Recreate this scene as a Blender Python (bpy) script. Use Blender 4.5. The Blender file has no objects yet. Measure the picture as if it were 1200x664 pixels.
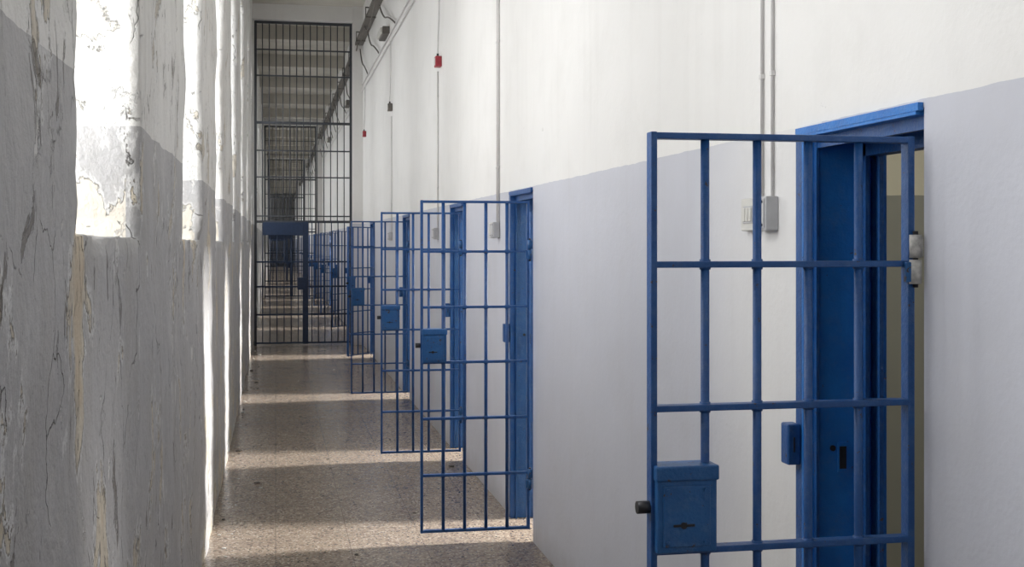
import bpy, bmesh, math, random
from mathutils import Vector, Matrix, noise
random.seed(4)
scene = bpy.context.scene
XR, XL = 1.397, -0.363        # inner wall faces
TR, TL = 0.23, 0.48           # wall thicknesses
HC, PL = 5.5, 1.967           # ceiling height, painted dado height
DT = 1.948                    # door head
YB, YE = -4.0, 92.0
DW = 0.60
SILL, WTOP = 1.667, 4.3
CH = 3.8                      # cell height

# ------------------------------------------------------------------ materials
def mat(name):
    m = bpy.data.materials.new(name); m.use_nodes = True
    nt = m.node_tree
    return m, nt, nt.nodes, nt.links, nt.nodes['Principled BSDF']
def N(nt, t, **kw):
    n = nt.nodes.new(t)
    for k, v in kw.items():
        setattr(n, k, v)
    return n
def ramp(nt, src, a, b, ca=(0,0,0,1), cb=(1,1,1,1)):
    r = N(nt, 'ShaderNodeValToRGB')
    r.color_ramp.elements[0].position = a; r.color_ramp.elements[0].color = ca
    r.color_ramp.elements[1].position = b; r.color_ramp.elements[1].color = cb
    nt.links.new(src, r.inputs[0]); return r.outputs[0]
def math_(nt, op, a, b=None, c=None):
    n = N(nt, 'ShaderNodeMath', operation=op)
    for i, v in enumerate((a, b, c)):
        if v is None: continue
        if isinstance(v, (int, float)): n.inputs[i].default_value = v
        else: nt.links.new(v, n.inputs[i])
    return n.outputs[0]
def mrange(nt, src, a, b, c, d):
    n = N(nt, 'ShaderNodeMapRange')
    for i, v in enumerate((a, b, c, d)): n.inputs[i+1].default_value = v
    nt.links.new(src, n.inputs[0]); return n.outputs[0]
def mul(nt, *a):
    r = a[0]
    for x in a[1:]: r = math_(nt, 'MULTIPLY', r, x)
    return r
def mix(nt, f, a, b, mode='MIX'):
    n = N(nt, 'ShaderNodeMix', data_type='RGBA', blend_type=mode)
    if isinstance(f, (int, float)): n.inputs[0].default_value = f
    else: nt.links.new(f, n.inputs[0])
    for i, v in ((6, a), (7, b)):
        if isinstance(v, tuple): n.inputs[i].default_value = (*v, 1) if len(v) == 3 else v
        else: nt.links.new(v, n.inputs[i])
    return n.outputs[2]
def pos(nt):
    g = N(nt, 'ShaderNodeNewGeometry'); return g.outputs['Position']
def mapping(nt, src, scale):
    m = N(nt, 'ShaderNodeMapping'); m.inputs['Scale'].default_value = scale
    nt.links.new(src, m.inputs[0]); return m.outputs[0]
def nz(nt, vec, scale, detail=4, rough=.55, dist=0):
    n = N(nt, 'ShaderNodeTexNoise')
    n.inputs['Scale'].default_value = scale; n.inputs['Detail'].default_value = detail
    n.inputs['Roughness'].default_value = rough; n.inputs['Distortion'].default_value = dist
    nt.links.new(vec, n.inputs['Vector']); return n.outputs[0]
def bump(nt, h, strength, dist, bs):
    b = N(nt, 'ShaderNodeBump'); b.inputs['Strength'].default_value = strength
    b.inputs['Distance'].default_value = dist
    nt.links.new(h, b.inputs['Height']); nt.links.new(b.outputs[0], bs.inputs['Normal'])

def simple(name, col, rough=.5, metal=0, nscale=30, var=.12, bstr=.15):
    m, nt, nd, lk, bs = mat(name)
    p = pos(nt); n = nz(nt, p, nscale, 4)
    c2 = tuple(x*(1-var*2) for x in col)
    lk.new(mix(nt, ramp(nt, n, .35, .7), col, c2), bs.inputs['Base Color'])
    bs.inputs['Roughness'].default_value = rough; bs.inputs['Metallic'].default_value = metal
    bump(nt, n, bstr, .002, bs)
    return m

def dado_wall(name, upper, lower, height, peel, patch=False, bstr=.3):
    m, nt, nd, lk, bs = mat(name)
    p = pos(nt)
    sx = N(nt, 'ShaderNodeSeparateXYZ'); lk.new(p, sx.inputs[0])
    x = sx.outputs[0]; z = sx.outputs[2]; y = sx.outputs[1]
    wob = math_(nt, 'MULTIPLY_ADD', nz(nt, p, 9, 2), .012, -.006)
    zz = math_(nt, 'ADD', z, wob)
    low = math_(nt, 'LESS_THAN', zz, height)
    big = nz(nt, p, .9, 3)
    up = mix(nt, ramp(nt, big, .3, .7), upper, tuple(c*.93 for c in upper))
    lo = mix(nt, ramp(nt, big, .3, .7), lower, tuple(c*.90 for c in lower))
    if patch:
        wy = math_(nt, 'ADD', y, math_(nt, 'MULTIPLY_ADD', nz(nt, p, 1.6, 4), .5, -.25))
        a = mrange(nt, wy, 3.25, 3.85, 1, 0)
        b = math_(nt, 'GREATER_THAN', y, 2.9)
        lo = mix(nt, mul(nt, a, b, .8), lo, tuple(c*.95 for c in upper))
    col = mix(nt, low, up, lo)
    fine = nz(nt, p, 60, 4)
    med = nz(nt, p, 7, 6, .6)
    h = math_(nt, 'ADD', math_(nt, 'MULTIPLY', fine, .25), med)
    st = nz(nt, mapping(nt, p, (6, 6, .5)), 1.6, 5, .6)
    col = mix(nt, mul(nt, ramp(nt, st, .52, .8), .16 + .2*peel), col, mix(nt, .5, col, (.36, .33, .29)))
    if not peel:
        sm = ramp(nt, nz(nt, p, 2.3, 7, .65), .50, .72)
        col = mix(nt, mul(nt, sm, .20), col, mix(nt, .5, col, (.40, .38, .35)))
        sc_ = ramp(nt, nz(nt, mapping(nt, p, (1, 1, 2.2)), 17, 8, .75, .8), .66, .68)
        col = mix(nt, mul(nt, sc_, .3, ramp(nt, nz(nt, p, 1.1, 2), .5, .6)), col, (.42, .40, .39))
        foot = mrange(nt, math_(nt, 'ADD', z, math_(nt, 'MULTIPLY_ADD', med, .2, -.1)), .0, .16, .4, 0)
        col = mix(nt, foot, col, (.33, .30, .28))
    else:
        above = mrange(nt, z, 1.75, 2.4, 1, .75)
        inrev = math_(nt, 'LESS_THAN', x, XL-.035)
        onface = math_(nt, 'SUBTRACT', 1.0, inrev)
        cl = nz(nt, mapping(nt, p, (1, 1, .6)), 4.5, 8, .68, .4)
        col = mix(nt, mul(nt, ramp(nt, cl, .52, .66), .35, above), col, (.64, .63, .62))
        cl2 = nz(nt, mapping(nt, p, (1.3, 1.3, .4)), 2.6, 8, .7, .6)
        col = mix(nt, mul(nt, ramp(nt, cl2, .50, .70), .42, above), col, (.31, .285, .25))
        # losses down to plaster
        pn = nz(nt, mapping(nt, p, (1, 1, .65)), 3.2, 11, .66, .35)
        band = N(nt, 'ShaderNodeMath', operation='PINGPONG')
        lk.new(math_(nt, 'ADD', y, -2.375), band.inputs[0]); band.inputs[1].default_value = 1.355
        bandm = mul(nt, mrange(nt, band.outputs[0], .015, .08, .14, 0), mrange(nt, z, 1.0, 1.4, 0, 1), mrange(nt, z, 1.67, 1.7, 1, .25))
        rev = mul(nt, inrev, mrange(nt, z, SILL+.02, SILL+.20, .16, 0))
        foot = mrange(nt, z, 0, .35, .07, 0)
        pn = math_(nt, 'ADD', math_(nt, 'ADD', pn, foot), math_(nt, 'ADD', bandm, rev))
        pm = ramp(nt, pn, .590, .596)
        plaster = mix(nt, ramp(nt, nz(nt, p, 22, 6), .35, .7), (.64, .58, .47), (.44, .375, .28))
        plaster = mix(nt, ramp(nt, pn, .645, .68), plaster, (.56, .46, .32))
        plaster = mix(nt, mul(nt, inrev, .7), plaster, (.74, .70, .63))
        halo = mul(nt, ramp(nt, pn, .560, .570), .62)
        col = mix(nt, mul(nt, halo, above), col, (.70, .70, .69))
        rim = mul(nt, ramp(nt, pn, .584, .589), ramp(nt, pn, .591, .600, (1,1,1,1), (0,0,0,1)))
        col = mix(nt, mul(nt, pm, .9, above), col, plaster)
        col = mix(nt, mul(nt, rim, .8, above, mrange(nt, inrev, 0, 1, 1, .45)), col, (.13, .11, .09))
        # flakes, blisters
        fl = ramp(nt, nz(nt, mapping(nt, p, (1, 1, .5)), 9, 9, .72, .9), .605, .62)
        flm = mul(nt, fl, ramp(nt, nz(nt, p, 1.9, 3), .44, .54), onface)
        col = mix(nt, mul(nt, flm, .75), col, (.14, .12, .10))
        fw = ramp(nt, nz(nt, mapping(nt, p, (1, 1, .5)), 8, 9, .70, .7), .605, .615)
        col = mix(nt, mul(nt, fw, .65), col, (.72, .71, .69))
        # cracks
        dv = N(nt, 'ShaderNodeVectorMath', operation='ADD')
        nn = N(nt, 'ShaderNodeTexNoise'); nn.inputs['Scale'].default_value = 3; nn.inputs['Detail'].default_value = 7
        lk.new(p, nn.inputs['Vector'])
        sc = N(nt, 'ShaderNodeVectorMath', operation='SCALE'); sc.inputs['Scale'].default_value = .5
        lk.new(nn.outputs['Color'], sc.inputs[0])
        lk.new(mapping(nt, p, (1.4, 1.4, .5)), dv.inputs[0]); lk.new(sc.outputs[0], dv.inputs[1])
        vo = N(nt, 'ShaderNodeTexVoronoi', feature='DISTANCE_TO_EDGE'); vo.inputs['Scale'].default_value = 2.4
        lk.new(dv.outputs[0], vo.inputs['Vector'])
        ck = ramp(nt, vo.outputs['Distance'], 0.0, .006, (1,1,1,1), (0,0,0,1))
        ck = mul(nt, ck, ramp(nt, nz(nt, p, 3.2, 3), .48, .56), onface)
        col = mix(nt, mul(nt, ck, .8), col, (.10, .085, .07))
        h = math_(nt, 'SUBTRACT', h, mul(nt, pm, .7))
        h = math_(nt, 'SUBTRACT', h, mul(nt, ck, .8))
        h = math_(nt, 'SUBTRACT', h, mul(nt, flm, .45))
        h = math_(nt, 'ADD', h, mul(nt, fw, .25))
        h = math_(nt, 'ADD', h, mul(nt, cl, .8))
    lk.new(col, bs.inputs['Base Color'])
    bs.inputs['Roughness'].default_value = .6
    bump(nt, h, bstr, .012, bs)
    return m

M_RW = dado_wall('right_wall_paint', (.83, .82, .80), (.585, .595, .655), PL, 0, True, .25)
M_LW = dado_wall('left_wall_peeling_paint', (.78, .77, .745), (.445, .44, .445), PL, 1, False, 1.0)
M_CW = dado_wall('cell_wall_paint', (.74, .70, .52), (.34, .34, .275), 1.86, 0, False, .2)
M_CEIL = simple('ceiling_plaster', (.58, .55, .49), .8, 0, 2.5, .08)
M_WHITE = simple('painted_wood_white', (.78, .78, .76), .5)
M_PVC = simple('grey_pvc', (.70, .69, .68), .45, 0, 20, .05, .03)
M_BOXG = simple('grey_box_plastic', (.50, .50, .51), .4, 0, 20, .05, .03)
M_SWI = simple('cream_plastic', (.64, .63, .59), .4, 0, 20, .04, .03)
M_RED = simple('red_plastic', (.40, .03, .05), .4)
M_DARK = simple('dark_steel', (.045, .045, .05), .45, .6)
M_GRILLE = simple('grille_grey_paint', (.05, .055, .065), .5)
M_NAVY = simple('dark_navy_paint', (.013, .030, .075), .45)
M_CABLE = simple('dusty_cable', (.16, .145, .13), .7)
M_HW = simple('chipped_white_paint', (.60, .59, .56), .5, 0, 60, .25, .4)
M_DEB = simple('plaster_chip', (.10, .085, .07), .8)

def blue(name, c1, c2, chips=.69):
    m, nt, nd, lk, bs = mat(name)
    p = pos(nt)
    n = nz(nt, p, 14, 5); f = nz(nt, p, 110, 3)
    col = mix(nt, ramp(nt, n, .3, .7), c1, c2)
    du = ramp(nt, nz(nt, p, 30, 6, .7), .5, .75)
    col = mix(nt, mul(nt, du, .24), col, (.16, .22, .32))
    ch = ramp(nt, nz(nt, p, 38, 7, .7), chips, chips+.015)
    col = mix(nt, ch, col, (.05, .035, .03))
    lk.new(col, bs.inputs['Base Color'])
    bs.inputs['Roughness'].default_value = .42
    bump(nt, math_(nt, 'ADD', math_(nt, 'SUBTRACT', f, ch), math_(nt, 'MULTIPLY', n, 1.2)), .45, .004, bs)
    return m
M_BLUE = blue('blue_gate_enamel', (.011, .066, .225), (.016, .09, .285), .64)
M_BLUE_LIT = blue('blue_frame_enamel_lit', (.014, .15, .50), (.022, .20, .60), .67)  # first door's frame: colour lightened to stand in for light on the lining
M_BLUE_SHADE = blue('blue_frame_enamel_shaded', (.012, .075, .25), (.016, .095, .31), .66)  # same frame paint, shade put into the colour to offset the cell light
M_LOCK = blue('blue_lock_enamel', (.014, .09, .26), (.02, .115, .32), .62)

def floor_mat():
    m, nt, nd, lk, bs = mat('terrazzo_floor')
    p = pos(nt)
    vo = N(nt, 'ShaderNodeTexVoronoi'); vo.inputs['Scale'].default_value = 110; lk.new(p, vo.inputs['Vector'])
    sp = N(nt, 'ShaderNodeSeparateColor'); lk.new(vo.outputs['Color'], sp.inputs[0])
    vo2 = N(nt, 'ShaderNodeTexVoronoi'); vo2.inputs['Scale'].default_value = 60; lk.new(p, vo2.inputs['Vector'])
    sp2 = N(nt, 'ShaderNodeSeparateColor'); lk.new(vo2.outputs['Color'], sp2.inputs[0])
    col = mix(nt, ramp(nt, sp.outputs[0], .45, .6), (.265, .21, .165), (.33, .265, .21))
    col = mix(nt, ramp(nt, sp2.outputs[0], .86, .9), col, (.40, .34, .275))
    col = mix(nt, ramp(nt, sp2.outputs[1], .90, .93), col, (.17, .13, .105))
    col = mix(nt, ramp(nt, sp.outputs[1], .90, .93), col, (.50, .44, .37))
    col = mix(nt, ramp(nt, sp.outputs[2], .91, .94), col, (.11, .085, .07))
    big = nz(nt, p, 1.4, 4)
    col = mix(nt, math_(nt, 'MULTIPLY', ramp(nt, big, .4, .7), .35), col, (.17, .135, .11))
    br = N(nt, 'ShaderNodeTexBrick'); br.offset = 0
    br.inputs['Scale'].default_value = 1; br.inputs['Brick Width'].default_value = .4; br.inputs['Row Height'].default_value = .4
    br.inputs['Mortar Size'].default_value = .0025
    br.inputs['Color1'].default_value = (0,0,0,1); br.inputs['Color2'].default_value = (0,0,0,1); br.inputs['Mortar'].default_value = (1,1,1,1)
    lk.new(p, br.inputs['Vector'])
    col = mix(nt, math_(nt, 'MULTIPLY', br.outputs[0], .5), col, (.08, .06, .05))
    lk.new(col, bs.inputs['Base Color'])
    lk.new(ramp(nt, nz(nt, p, 5, 5), .3, .7, (.20,)*3+(1,), (.26,)*3+(1,)), bs.inputs['Roughness'])
    bump(nt, nz(nt, p, 4, 3), .05, .006, bs)
    return m
M_FLOOR = floor_mat()

# ------------------------------------------------------------------ mesh helpers
class B:
    def __init__(s, name, mats):
        s.name = name; s.bm = bmesh.new(); s.mats = mats
    def box(s, x0, x1, y0, y1, z0, z1, mi=0, bev=0):
        r = bmesh.ops.create_cube(s.bm, size=1)
        vs = r['verts']
        for v in vs:
            v.co = Vector(((x0+x1)/2 + v.co.x*(x1-x0), (y0+y1)/2 + v.co.y*(y1-y0), (z0+z1)/2 + v.co.z*(z1-z0)))
        fs = set(f for v in vs for f in v.link_faces)
        for f in fs: f.material_index = mi
        if bev:
            es = list(set(e for v in vs for e in v.link_edges))
            rb = bmesh.ops.bevel(s.bm, geom=es, offset=bev, segments=2, affect='EDGES', profile=.5)
            for f in rb['faces']: f.material_index = mi
        return s
    def cyl(s, p0, p1, r, mi=0, seg=12, r2=None):
        p0, p1 = Vector(p0), Vector(p1); d = p1-p0
        M = Matrix.Translation((p0+p1)/2) @ d.to_track_quat('Z', 'Y').to_matrix().to_4x4()
        rr = bmesh.ops.create_cone(s.bm, cap_ends=True, segments=seg, radius1=r, radius2=r if r2 is None else r2, depth=d.length, matrix=M)
        fs = set(f for v in rr['verts'] for f in v.link_faces)
        for f in fs:
            f.material_index = mi
            if len(f.verts) == 4: f.smooth = True
        return s
    def done(s, loc=(0,0,0), rot=0, parent=None):
        me = bpy.data.meshes.new(s.name); s.bm.to_mesh(me); s.bm.free()
        for m in s.mats: me.materials.append(m)
        o = bpy.data.objects.new(s.name, me); scene.collection.objects.link(o)
        o.location = loc; o.rotation_euler = (0, 0, rot)
        if parent: o.parent = parent
        return o

def curve(name, splines, r, m, parent=None):
    c = bpy.data.curves.new(name, 'CURVE'); c.dimensions = '3D'; c.bevel_depth = r; c.bevel_resolution = 2
    for pts, smooth in splines:
        if smooth:
            sp = c.splines.new('NURBS'); sp.points.add(len(pts)-1); sp.use_endpoint_u = True; sp.order_u = 3
        else:
            sp = c.splines.new('POLY'); sp.points.add(len(pts)-1)
        for i, p in enumerate(pts): sp.points[i].co = (*p, 1)
    c.materials.append(m)
    o = bpy.data.objects.new(name, c); scene.collection.objects.link(o)
    if parent: o.parent = parent
    return o

# ------------------------------------------------------------------ layout
GRILLE_Y = [19.7, 37.2, 52.0, 68.0]
doors = [2.398, 6.46, 8.97, 12.65, 17.3]
yy = 23.2
while yy < 86:
    doors.append(yy); yy += random.choice([3.9, 4.1, 4.0])
wins = [-0.35]
wins += [2.336, 4.97, 7.68]
while wins[-1] < 86: wins.append(wins[-1]+2.71)
WW = 1.04
def wwid(i): return 1.2 if i == 2 else WW

B('floor', [M_FLOOR]).box(XL-TL, 5.4, YB-.2, YE+.2, -.12, 0).done()
B('ceiling', [M_CEIL]).box(XL-TL, XR+TR, YB-.2, YE+.2, HC, HC+.15).done()
bmb = B('trim_ceiling_beams', [M_CEIL])
by = [-1, 3, 7, 11, 14.5] + [21.5+3.3*i for i in range(21)]
for y in by:
    if any(abs(y+.16-g) < .5 for g in GRILLE_Y): continue
    bmb.box(XL, XR, y, y+.32, HC-.25, HC)
bmb.done()

w = B('wall_right', [M_RW])
prev = YB
for d in doors:
    w.box(XR, XR+TR, prev, d, 0, HC); w.box(XR, XR+TR, d, d+DW, DT, HC); prev = d+DW
w.box(XR, XR+TR, prev, YE, 0, HC); w.done()
B('wall_back', [M_RW]).box(XL-TL, XR+TR, YB-.2, YB, 0, HC).done()
B('wall_front', [M_RW]).box(XL-TL, XR+TR, YE, YE+.2, 0, HC).done()

# left wall : lattice with rough, hand-plastered surface
def frange(a, b, st):
    n = max(1, int(math.ceil((b-a)/st))); return [a+(b-a)*i/n for i in range(n)]
wi = [(a, a+wwid(i)) for i, a in enumerate(wins)]
ys = []; brk = sorted([YB] + [v for w_ in wi for v in w_] + [YE])
for a, b in zip(brk[:-1], brk[1:]):
    st = .04 if 1 < a < 6 else (.06 if -.5 < a < 10 else (.12 if a < 20 else .6))
    ys += frange(a, b, st)
ys.append(YE)
zs = frange(0, SILL, .05) + frange(SILL, 3.0, .06) + frange(3.0, WTOP, .2) + frange(WTOP, HC, .3) + [HC]
def disp(y, z):
    v = Vector((0, y*1.0, z*1.0))
    d = noise.noise(v*1.1)*.016 + noise.noise(v*3.7+Vector((5,0,0)))*.008 + noise.noise(v*11)*.004
    return d
def inwin(y):
    return any(a-1e-5 <= y <= b+1e-5 for a, b in wi)
bm = bmesh.new(); vg = {}
def gv(iy, iz):
    k = (iy, iz)
    if k not in vg:
        y, z = ys[iy], zs[iz]
        dx = disp(y, z); dy = dz = 0
        if SILL-1e-4 <= z <= WTOP+1e-4:
            for a, b in wi:
                if abs(y-a) < 1e-4 or abs(y-b) < 1e-4:
                    e = abs(noise.noise(Vector((1, y*2, z*9))))*.018 + abs(noise.noise(Vector((4, y*2, z*3.))))*.010
                    dx -= e*.6; dy = -e if abs(y-a) < 1e-4 else e
                if a-1e-4 <= y <= b+1e-4 and abs(z-SILL) < 1e-4:
                    e = abs(noise.noise(Vector((7, y*9, z))))*.03
                    dx -= e*.6; dz = -e
        vg[k] = bm.verts.new((XL + dx, y+dy, z+dz))
    return vg[k]
for iy in range(len(ys)-1):
    ym = (ys[iy]+ys[iy+1])/2; wn = inwin(ym)
    for iz in range(len(zs)-1):
        zm = (zs[iz]+zs[iz+1])/2
        if wn and SILL < zm < WTOP: continue
        f = bm.faces.new([gv(iy, iz), gv(iy, iz+1), gv(iy+1, iz+1), gv(iy+1, iz)]); f.smooth = True
xo = XL-TL
def near(lst, v): return min(range(len(lst)), key=lambda i: abs(lst[i]-v))
izs, izt = near(zs, SILL), near(zs, WTOP)
XS = [XL-.03, XL-.06, XL-.1, XL-.16, XL-.25, XL-.36, xo]
def strip(idx):
    for (a, b) in zip(idx[:-1], idx[1:]):
        ra, rb = [gv(*a)], [gv(*b)]
        for x in XS:
            for k, r_ in ((a, ra), (b, rb)):
                kk = (k, x)
                if kk not in vg:
                    y, z = ys[k[0]], zs[k[1]]
                    n1 = noise.noise(Vector((x*3, y*3, z*3)))*.008 + noise.noise(Vector((x*12, y*12, z*12)))*.004
                    if x == xo: n1 = 0
                    edge_y = any(abs(y-v) < 1e-4 for w_ in wi for v in w_)
                    vg[kk] = bm.verts.new((x, y + (n1 if edge_y else 0), z + (n1 if not edge_y else 0)))
                r_.append(vg[kk])
        for i in range(len(ra)-1):
            f = bm.faces.new([ra[i], ra[i+1], rb[i+1], rb[i]]); f.smooth = True
for a, b in wi:
    ia, ib = near(ys, a), near(ys, b)
    strip([(i, izs) for i in range(ia, ib+1)])
    strip([(i, izt) for i in range(ia, ib+1)])
    strip([(ia, k) for k in range(izs, izt+1)])
    strip([(ib, k) for k in range(izs, izt+1)])
prev = YB
def oq(y0, y1, z0, z1):
    bm.faces.new([bm.verts.new(p) for p in ((xo, y0, z0), (xo, y1, z0), (xo, y1, z1), (xo, y0, z1))])
for a, b in wi:
    oq(prev, a, 0, HC); oq(a, b, 0, SILL); oq(a, b, WTOP, HC); prev = b
oq(prev, YE, 0, HC)
bmesh.ops.recalc_face_normals(bm, faces=bm.faces)
me = bpy.data.meshes.new('wall_left'); bm.to_mesh(me); bm.free(); me.materials.append(M_LW)
o = bpy.data.objects.new('wall_left', me); scene.collection.objects.link(o)

def area(name, loc, rot, sx, sy, P, col, spread=math.pi):
    l = bpy.data.lights.new(name, 'AREA'); l.shape = 'RECTANGLE'; l.size = sx; l.size_y = sy
    l.energy = P; l.color = col; l.spread = spread
    o = bpy.data.objects.new(name, l); scene.collection.objects.link(o)
    o.location = loc; o.rotation_euler = rot; return o
for i, (a, b) in enumerate(wi):
    x0, x1 = XL-.44, XL-.40
    wb = B('window_%d' % (i+1), [M_WHITE])
    wb.box(x0, x1, a+.012, a+.06, SILL+.012, WTOP-.012); wb.box(x0, x1, b-.06, b-.012, SILL+.012, WTOP-.012)
    wb.box(x0, x1, a+.012, b-.012, SILL+.012, SILL+.06); wb.box(x0, x1, a+.012, b-.012, WTOP-.06, WTOP-.012)
    m_ = (a+b)/2
    wb.box(x0+.002, x1-.002, m_-.025, m_+.025, SILL+.03, WTOP-.03)
    for k in (1, 2):
        z = SILL+(WTOP-SILL)*k/3; wb.box(x0+.003, x1-.003, a+.03, b-.03, z-.02, z+.02)
    wb.done()
    P = 46 if a < 8 else (27 if a < 19 else 20)
    area('skylight_window', (XL-TL-.03, m_, (SILL+WTOP)/2), (0, -math.pi/2, 0), WTOP-SILL, b-a, P, (1, .99, .975))

# ------------------------------------------------------------------ cell doors
def cell_door(i, d):
    fr = B('door_%d' % (i+1), [M_BLUE_LIT if i == 0 else M_BLUE_SHADE, M_BLUE, M_DARK, M_HW])
    y0, y1 = d+.002, d+DW-.002
    t = .012
    top = DT-.002
    fr.box(XR-.012, XR+TR, y1-t, y1, .0, top)
    fr.box(XR+.03, XR+TR, y0, y0+t, .0, top)
    fr.box(XR-.012, XR+TR, y0+t, y1-t, top-t, top)
    fr.box(XR-.012, XR-.001, y1-.002, y1+.035, 0, top+.010, 1)
    fr.box(XR-.014, XR-.001, y0, y1+.035, top-.004, top+.014, 0)
    fr.box(XR+.018, XR+.026, y1-t-.016, y1-t, 0, top-t, 1)
    fr.box(XR+.150, XR+.162, y1-t-.035, y1-t, 0, top-t, 1)
    fr.box(XR+.185, XR+.197, y1-t-.045, y1-t, 0, top-t, 1)
    fr.box(XR+.150, XR+.197, y0+t, y1-t, top-t-.05, top-t, 1)
    fr.box(XR+.02, XR+.035, y0+t, y1-t, top-t-.03, top-t, 1)
    fr.box(XR-.05, XR-.012, y1+.002, y1+.05, 1.055, 1.165, 1, .005)
    fr.box(XR-.034, XR-.03, y1, y1+.003, 1.09, 1.13, 2)
    fr.box(XR+.085, XR+.112, y1-t-.006, y1-t, 1.035, 1.115, 0, .002)
    fr.box(XR+.089, XR+.108, y1-t-.0085, y1-t-.005, 1.045, 1.105, 2)
    fr.cyl((XR+.072, y1-t-.004, 1.1), (XR+.072, y1-t+.002, 1.1), .008, 2)
    fr.done()
for i, d in enumerate(doors): cell_door(i, d)

GZ = [1.878, 1.605, 1.300, .998, .69, .38, .075]
GW = .592
def gate(yh, ang, hinge_mat, W=GW):
    g = B('barred_gate', [M_BLUE, M_LOCK, M_DARK, hinge_mat])
    xs = [-W + W*k/5 for k in range(6)]
    g.box(-W-.007, -W+.007, -.016, .016, GZ[-1]-.008, GZ[0]+.008, 0, .002)
    g.box(-.008, .008, -.016, .016, GZ[-1]-.008, GZ[0]+.008, 0, .002)
    for z in GZ:
        hh = .0068
        g.box(-W, 0, -.015, .015, z-hh, z+hh, 0, .002)
    for x in xs[1:-1]:
        g.cyl((x, 0, GZ[-1]), (x, 0, GZ[0]), .0095, 0, 14)
        for z in GZ[1:-1]:
            g.cyl((x, 0, z-.011), (x, 0, z+.011), .012, 0, 12)
    a, b = -W-.002, -W+.138
    g.box(a+.003, b-.004, -.032, .028, .998, 1.176, 1, .004)
    g.box(a, b, -.036, .032, 1.150, 1.182, 1, .004)
    g.box(a+.016, b-.020, -.036, -.031, 1.012, 1.140, 1, .002)
    for sx in (.026, .108):
        for sz in (1.022, 1.131):
            g.cyl((a+sx, -.040, sz), (a+sx, -.034, sz), .004, 1, 10)
    g.box(a+.038, a+.084, -.0385, -.035, 1.055, 1.060, 2)
    g.cyl((a+.06, -.0392, 1.0575), (a+.06, -.034, 1.0575), .007, 2, 14)
    g.cyl((-W-.034, -.002, 1.092), (-W, -.002, 1.092), .0135, 2, 16)
    for z in (1.617, .35):
        g.cyl((.006, -.022, z-.056), (.006, -.022, z-.003), .0135, 3, 14)
        g.cyl((.006, -.022, z+.001), (.006, -.022, z+.052), .0135, 3, 14)
        g.cyl((.006, -.022, z-.064), (.006, -.022, z+.060), .006, 2, 10)
        g.box(-.018, .006, -.026, -.014, z-.052, z-.008, 1, .002)
        g.box(.006, .021, -.030, -.018, z+.004, z+.048, 3, .002)
    g.done(loc=(XR-.022, yh, 0), rot=ang)
gate(doors[0]+.030, 0, M_HW)
gate(doors[1]+.030, math.radians(-1.5), M_LOCK)
gate(doors[2]+.030, math.radians(-2), M_LOCK)
gate(doors[3]+.030, math.radians(1), M_LOCK)
gate(doors[4]+.030, math.radians(50), M_LOCK)
for d in doors[5:9]: gate(d+.030, math.radians(random.uniform(40, 70)), M_LOCK)

# ------------------------------------------------------------------ cells behind the doors
CX0, CX1 = XR+TR, 5.0
bnd = [YB] + [(a+DW+b)/2 + .1 for a, b in zip(doors[:-1], doors[1:])] + [YE]
part = B('wall_cell_partitions', [M_CW]); back = B('wall_cell_outer', [M_CW]); cc = B('ceiling_cells', [M_CEIL])
for y in bnd: part.box(CX0, CX1, y-.05, y+.05, 0, CH)
prev = YB-.1
WZ0, WZ1 = 2.3, 3.4
for i, d in enumerate(doors):
    a, b = d-.1, d+DW+.1
    back.box(CX1, CX1+.2, prev, a, 0, CH)
    back.box(CX1, CX1+.2, a, b, 0, WZ0); back.box(CX1, CX1+.2, a, b, WZ1, CH); prev = b
    P = 50 if i == 0 else (700 if i < 5 else 420)
    area('cell_daylight', (CX1+.22, (a+b)/2, (WZ0+WZ1)/2), (0, math.pi/2-.3, 0), WZ1-WZ0, .6, P*.8, (1, .975, .94), 2.2)
    if i < 6:
        gb = B('window_cell_%d' % (i+1), [M_NAVY])
        for k in range(5):
            y = a+(b-a)*(k+.5)/5; gb.cyl((CX1+.04, y, WZ0), (CX1+.04, y, WZ1), .007)
        for z in (2.65, 3.05): gb.box(CX1+.035, CX1+.045, a, b, z-.012, z+.012)
        gb.done()
back.box(CX1, CX1+.2, prev, YE+.1, 0, CH)
cc.box(CX0, CX1+.2, YB-.1, YE+.1, CH, CH+.1)
part.done(); back.done(); cc.done()

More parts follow.
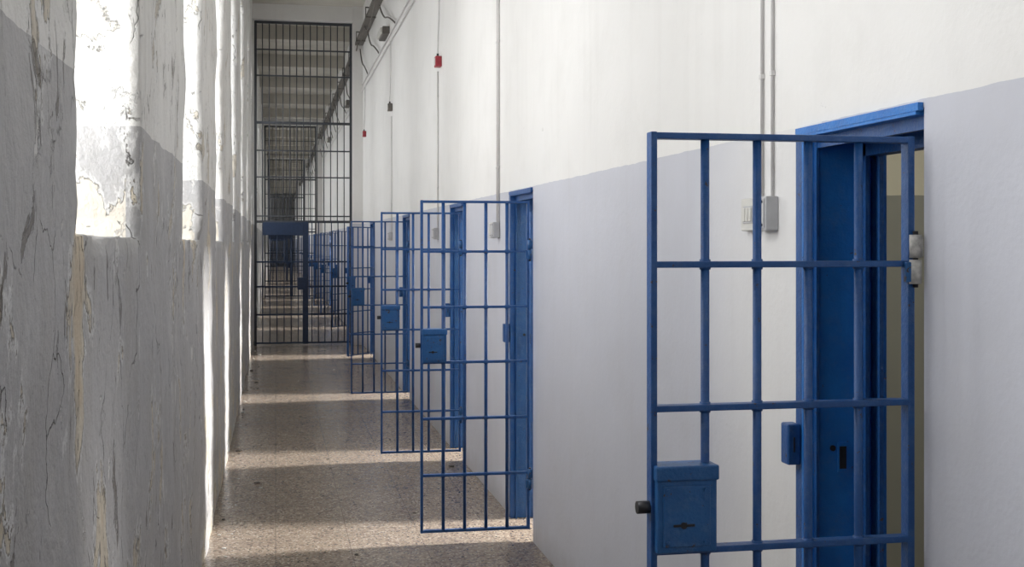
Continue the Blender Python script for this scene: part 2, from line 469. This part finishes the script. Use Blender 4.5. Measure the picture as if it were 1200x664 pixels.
# ------------------------------------------------------------------ security grilles across the corridor
def grille(gy):
    x0, x1 = XL+.045, XR-.19
    pier = B('trim_grille_pier', [M_RW]); pier.box(XR-.17, XR, gy-.15, gy+.25, 0, HC)
    pier.box(XL, XR-.17, gy-.1, gy+.2, 5.25, HC)
    pier.done()
    g = B('security_grille', [M_GRILLE, M_NAVY, M_NAVY])
    T, MID = 5.24, 2.0
    g.box(x0-.02, x0+.02, gy-.02, gy+.02, 0, T); g.box(x1-.02, x1+.02, gy-.02, gy+.02, 0, T)
    n = 14
    for k in range(1, n):
        x = x0+(x1-x0)*k/n
        g.cyl((x, gy, MID), (x, gy, T), .008, 0, 8)
    for z in (T-.02, 4.78, 4.36, 3.60, 3.15, 2.72, MID+.09, MID):
        t = .02 if z in (3.60, MID, T-.02) else .010
        g.box(x0, x1, gy-.018, gy+.018, z-t, z+t, 0)
    xm = x0 + (x1-x0)*.52
    for k in range(1, 7):
        x = x0+(xm-x0)*k/7; g.cyl((x, gy, .04), (x, gy, MID), .008, 1, 8)
    for k in range(1, 7):
        x = xm+(x1-xm)*k/7; g.cyl((x, gy-.02, .04), (x, gy-.02, MID), .008, 1, 8)
    g.box(xm-.045, xm+.045, gy-.03, gy+.02, 0.02, MID, 1)
    for z in (.04, .5, .95, 1.35):
        g.box(x0, x1, gy-.02, gy+.012, z-.013, z+.013, 1)
    g.box(x0+.12, xm-.03, gy-.035, gy+.01, MID-.22, MID-.01, 2, .004)
    g.box(xm-.13, xm+.03, gy-.06, gy+.03, .9, 1.1, 2, .004)
    g.done()
for gy in GRILLE_Y: grille(gy)

# ------------------------------------------------------------------ electrical stuff on right wall
def jbox(name, y, z, wy, wz, dx, m):
    b = B(name, [m, M_DARK])
    b.box(XR-dx, XR-.0005, y-wy/2, y+wy/2, z-wz/2, z+wz/2, 0, .004)
    b.box(XR-dx-.004, XR-dx+.002, y-wy/2+.007, y+wy/2-.007, z-wz/2+.007, z+wz/2-.007, 0, .002)
    for sy in (-1, 1):
        for sz in (-1, 1):
            b.cyl((XR-dx-.006, y+sy*(wy/2-.016), z+sz*(wz/2-.016)), (XR-dx-.003, y+sy*(wy/2-.016), z+sz*(wz/2-.016)), .004, 1, 8)
    return b.done()
def switch(y, z):
    b = B('wall_switch', [M_SWI, M_BOXG])
    b.box(XR-.022, XR-.0005, y-.058, y+.058, z-.048, z+.048, 0, .004)
    b.box(XR-.025, XR-.021, y-.036, y+.036, z-.026, z+.026, 1, .002)
    for k in (-1, 0, 1):
        b.box(XR-.029, XR-.024, y+k*.023-.009, y+k*.023+.009, z-.02, z+.02, 0, .002)
    b.done()
def conduit(y, z0, z1, r=.006):
    b = B('electrical_conduit', [M_PVC])
    x = XR-r-.002
    b.cyl((x, y, z0), (x, y, z1), r, 0, 12)
    z = z0+.35
    while z < z1:
        b.box(XR-2*r-.004, XR-.0005, y-r-.003, y+r+.003, z-.007, z+.007, 0, .001); z += .8
    b.done()
jbox('junction_box', 3.215, 1.735, .09, .098, .04, M_BOXG)
switch(3.34, 1.735)
conduit(3.20, 1.785, 4.1, .0045); conduit(3.275, 1.785, 4.1, .0045)
jbox('junction_box', 7.5, 1.735, .10, .10, .045, M_BOXG)
switch(7.68, 1.735)
conduit(7.46, 1.785, 4.1, .007); conduit(7.52, 1.785, 4.1, .005)
jbox('junction_box', 10.4, 1.735, .10, .10, .045, M_BOXG); conduit(10.36, 1.785, 3.15)
jbox('junction_box', 14.6, 1.735, .10, .10, .045, M_BOXG); conduit(14.6, 1.785, 3.2)
def alarm(y, z, m):
    b = B('fire_alarm_call_point', [m, M_SWI, M_DARK])
    b.box(XR-.055, XR-.0005, y-.05, y+.05, z-.045, z+.045, 0, .006)
    b.box(XR-.058, XR-.054, y-.03, y+.03, z-.03, z+.03, 1)
    b.cyl((XR-.03, y, z+.045), (XR-.03, y, z+.07), .010, 2, 10)
    b.done()
alarm(10.2, 3.21, M_RED); alarm(14.6, 3.31, M_CABLE); alarm(18.9, 3.37, M_RED)
for y, z in ((10.2, 3.28), (14.6, 3.38), (18.9, 3.44)):
    curve('alarm_cable', [([(XR-.03, y, z), (XR-.02, y+.05, z+.2), (XR-.02, y-.04, z+.45), (XR-.02, y, 4.12)], True)], .007, M_PVC)
curve('wall_cable_run', [([(XR-.02, YB+.01, 4.12), (XR-.02, YE-.01, 4.12)], False), ([(XR-.02, YB+.01, 4.22), (XR-.02, YE-.01, 4.22)], False)], .009, M_PVC)
b = B('cable_tray', [M_CABLE, M_PVC])
b.box(XR-.13, XR-.122, YB+.01, YE-.01, 4.87, 4.91); b.box(XR-.13, XR-.003, YB+.01, YE-.01, 4.865, 4.871)
for y in [1+2.0*k for k in range(45)]:
    b.box(XR-.15, XR-.002, y, y+.03, 4.845, 4.865, 0); b.box(XR-.15, XR-.138, y, y+.03, 4.845, 5.0, 0); b.box(XR-.15, XR-.002, y, y+.03, 4.985, 5.0, 0)
for k in range(3): b.cyl((XR-.10+.035*k, YB+.02, 4.888), (XR-.10+.035*k, YE-.02, 4.888), .014, 0, 8)
b.done()
spl = []
y = 8.0
while y < 60:
    L = random.uniform(1.4, 2.4)
    spl.append(([(XR-.10, y, 4.86), (XR-.14, y+L*.3, 4.86-random.uniform(.1, .35)), (XR-.12, y+L*.7, 4.86-random.uniform(.05, .3)), (XR-.10, y+L, 4.86)], True))
    spl.append(([(XR-.03, y+.4, 4.22), (XR-.05, y+.4+L*.25, 4.4), (XR-.06, y+.3+L*.6, 4.5), (XR-.05, y+.3+L*.9, 4.8)], True))
    y += L
curve('sagging_cables', spl, .010, M_CABLE)
for y in (11.0, 15.2, 23, 31):
    b = B('bulkhead_lamp', [M_CABLE, M_SWI])
    b.box(XR-.09, XR-.0005, y-.28, y+.28, 4.26, 4.36, 0, .01); b.box(XR-.12, XR-.088, y-.26, y+.26, 4.275, 4.345, 1, .01); b.done()

# debris on floor
d = B('fallen_plaster_chips', [M_DEB, M_HW])
for k in range(90):
    y = random.uniform(5.0, 19); x = XL+.03+abs(random.gauss(0, .10)) if random.random() < .75 else random.uniform(XL+.1, XR-.05)
    x = max(XL+.05, x)
    s = random.uniform(.004, .013) if k > 8 else random.uniform(.015, .024)
    r = bmesh.ops.create_icosphere(d.bm, subdivisions=1, radius=s, matrix=Matrix.Translation((x, y, s*.35)) @ Matrix.Diagonal((random.uniform(.7, 1.6), random.uniform(.7, 1.6), .45, 1)))
    mi = 0 if random.random() < .7 else 1
    for f in set(f for v in r['verts'] for f in v.link_faces): f.material_index = mi
d.done()

# ------------------------------------------------------------------ world, camera
wd = bpy.data.worlds.new('World'); scene.world = wd; wd.use_nodes = True
bg = wd.node_tree.nodes['Background']; bg.inputs[0].default_value = (.85, .92, 1, 1); bg.inputs[1].default_value = 1.5
cam = bpy.data.cameras.new('Camera'); co = bpy.data.objects.new('Camera', cam); scene.collection.objects.link(co)
cam.sensor_width = 36; cam.lens = 42.0; cam.shift_y = -47/1200
cam.clip_start = .02; cam.clip_end = 300
co.location = (0, 0, 1.65); co.rotation_euler = (math.pi/2, 0, -math.atan(277/1400))
scene.camera = co
scene.view_settings.view_transform = 'Standard'
scene.view_settings.exposure = 0.03
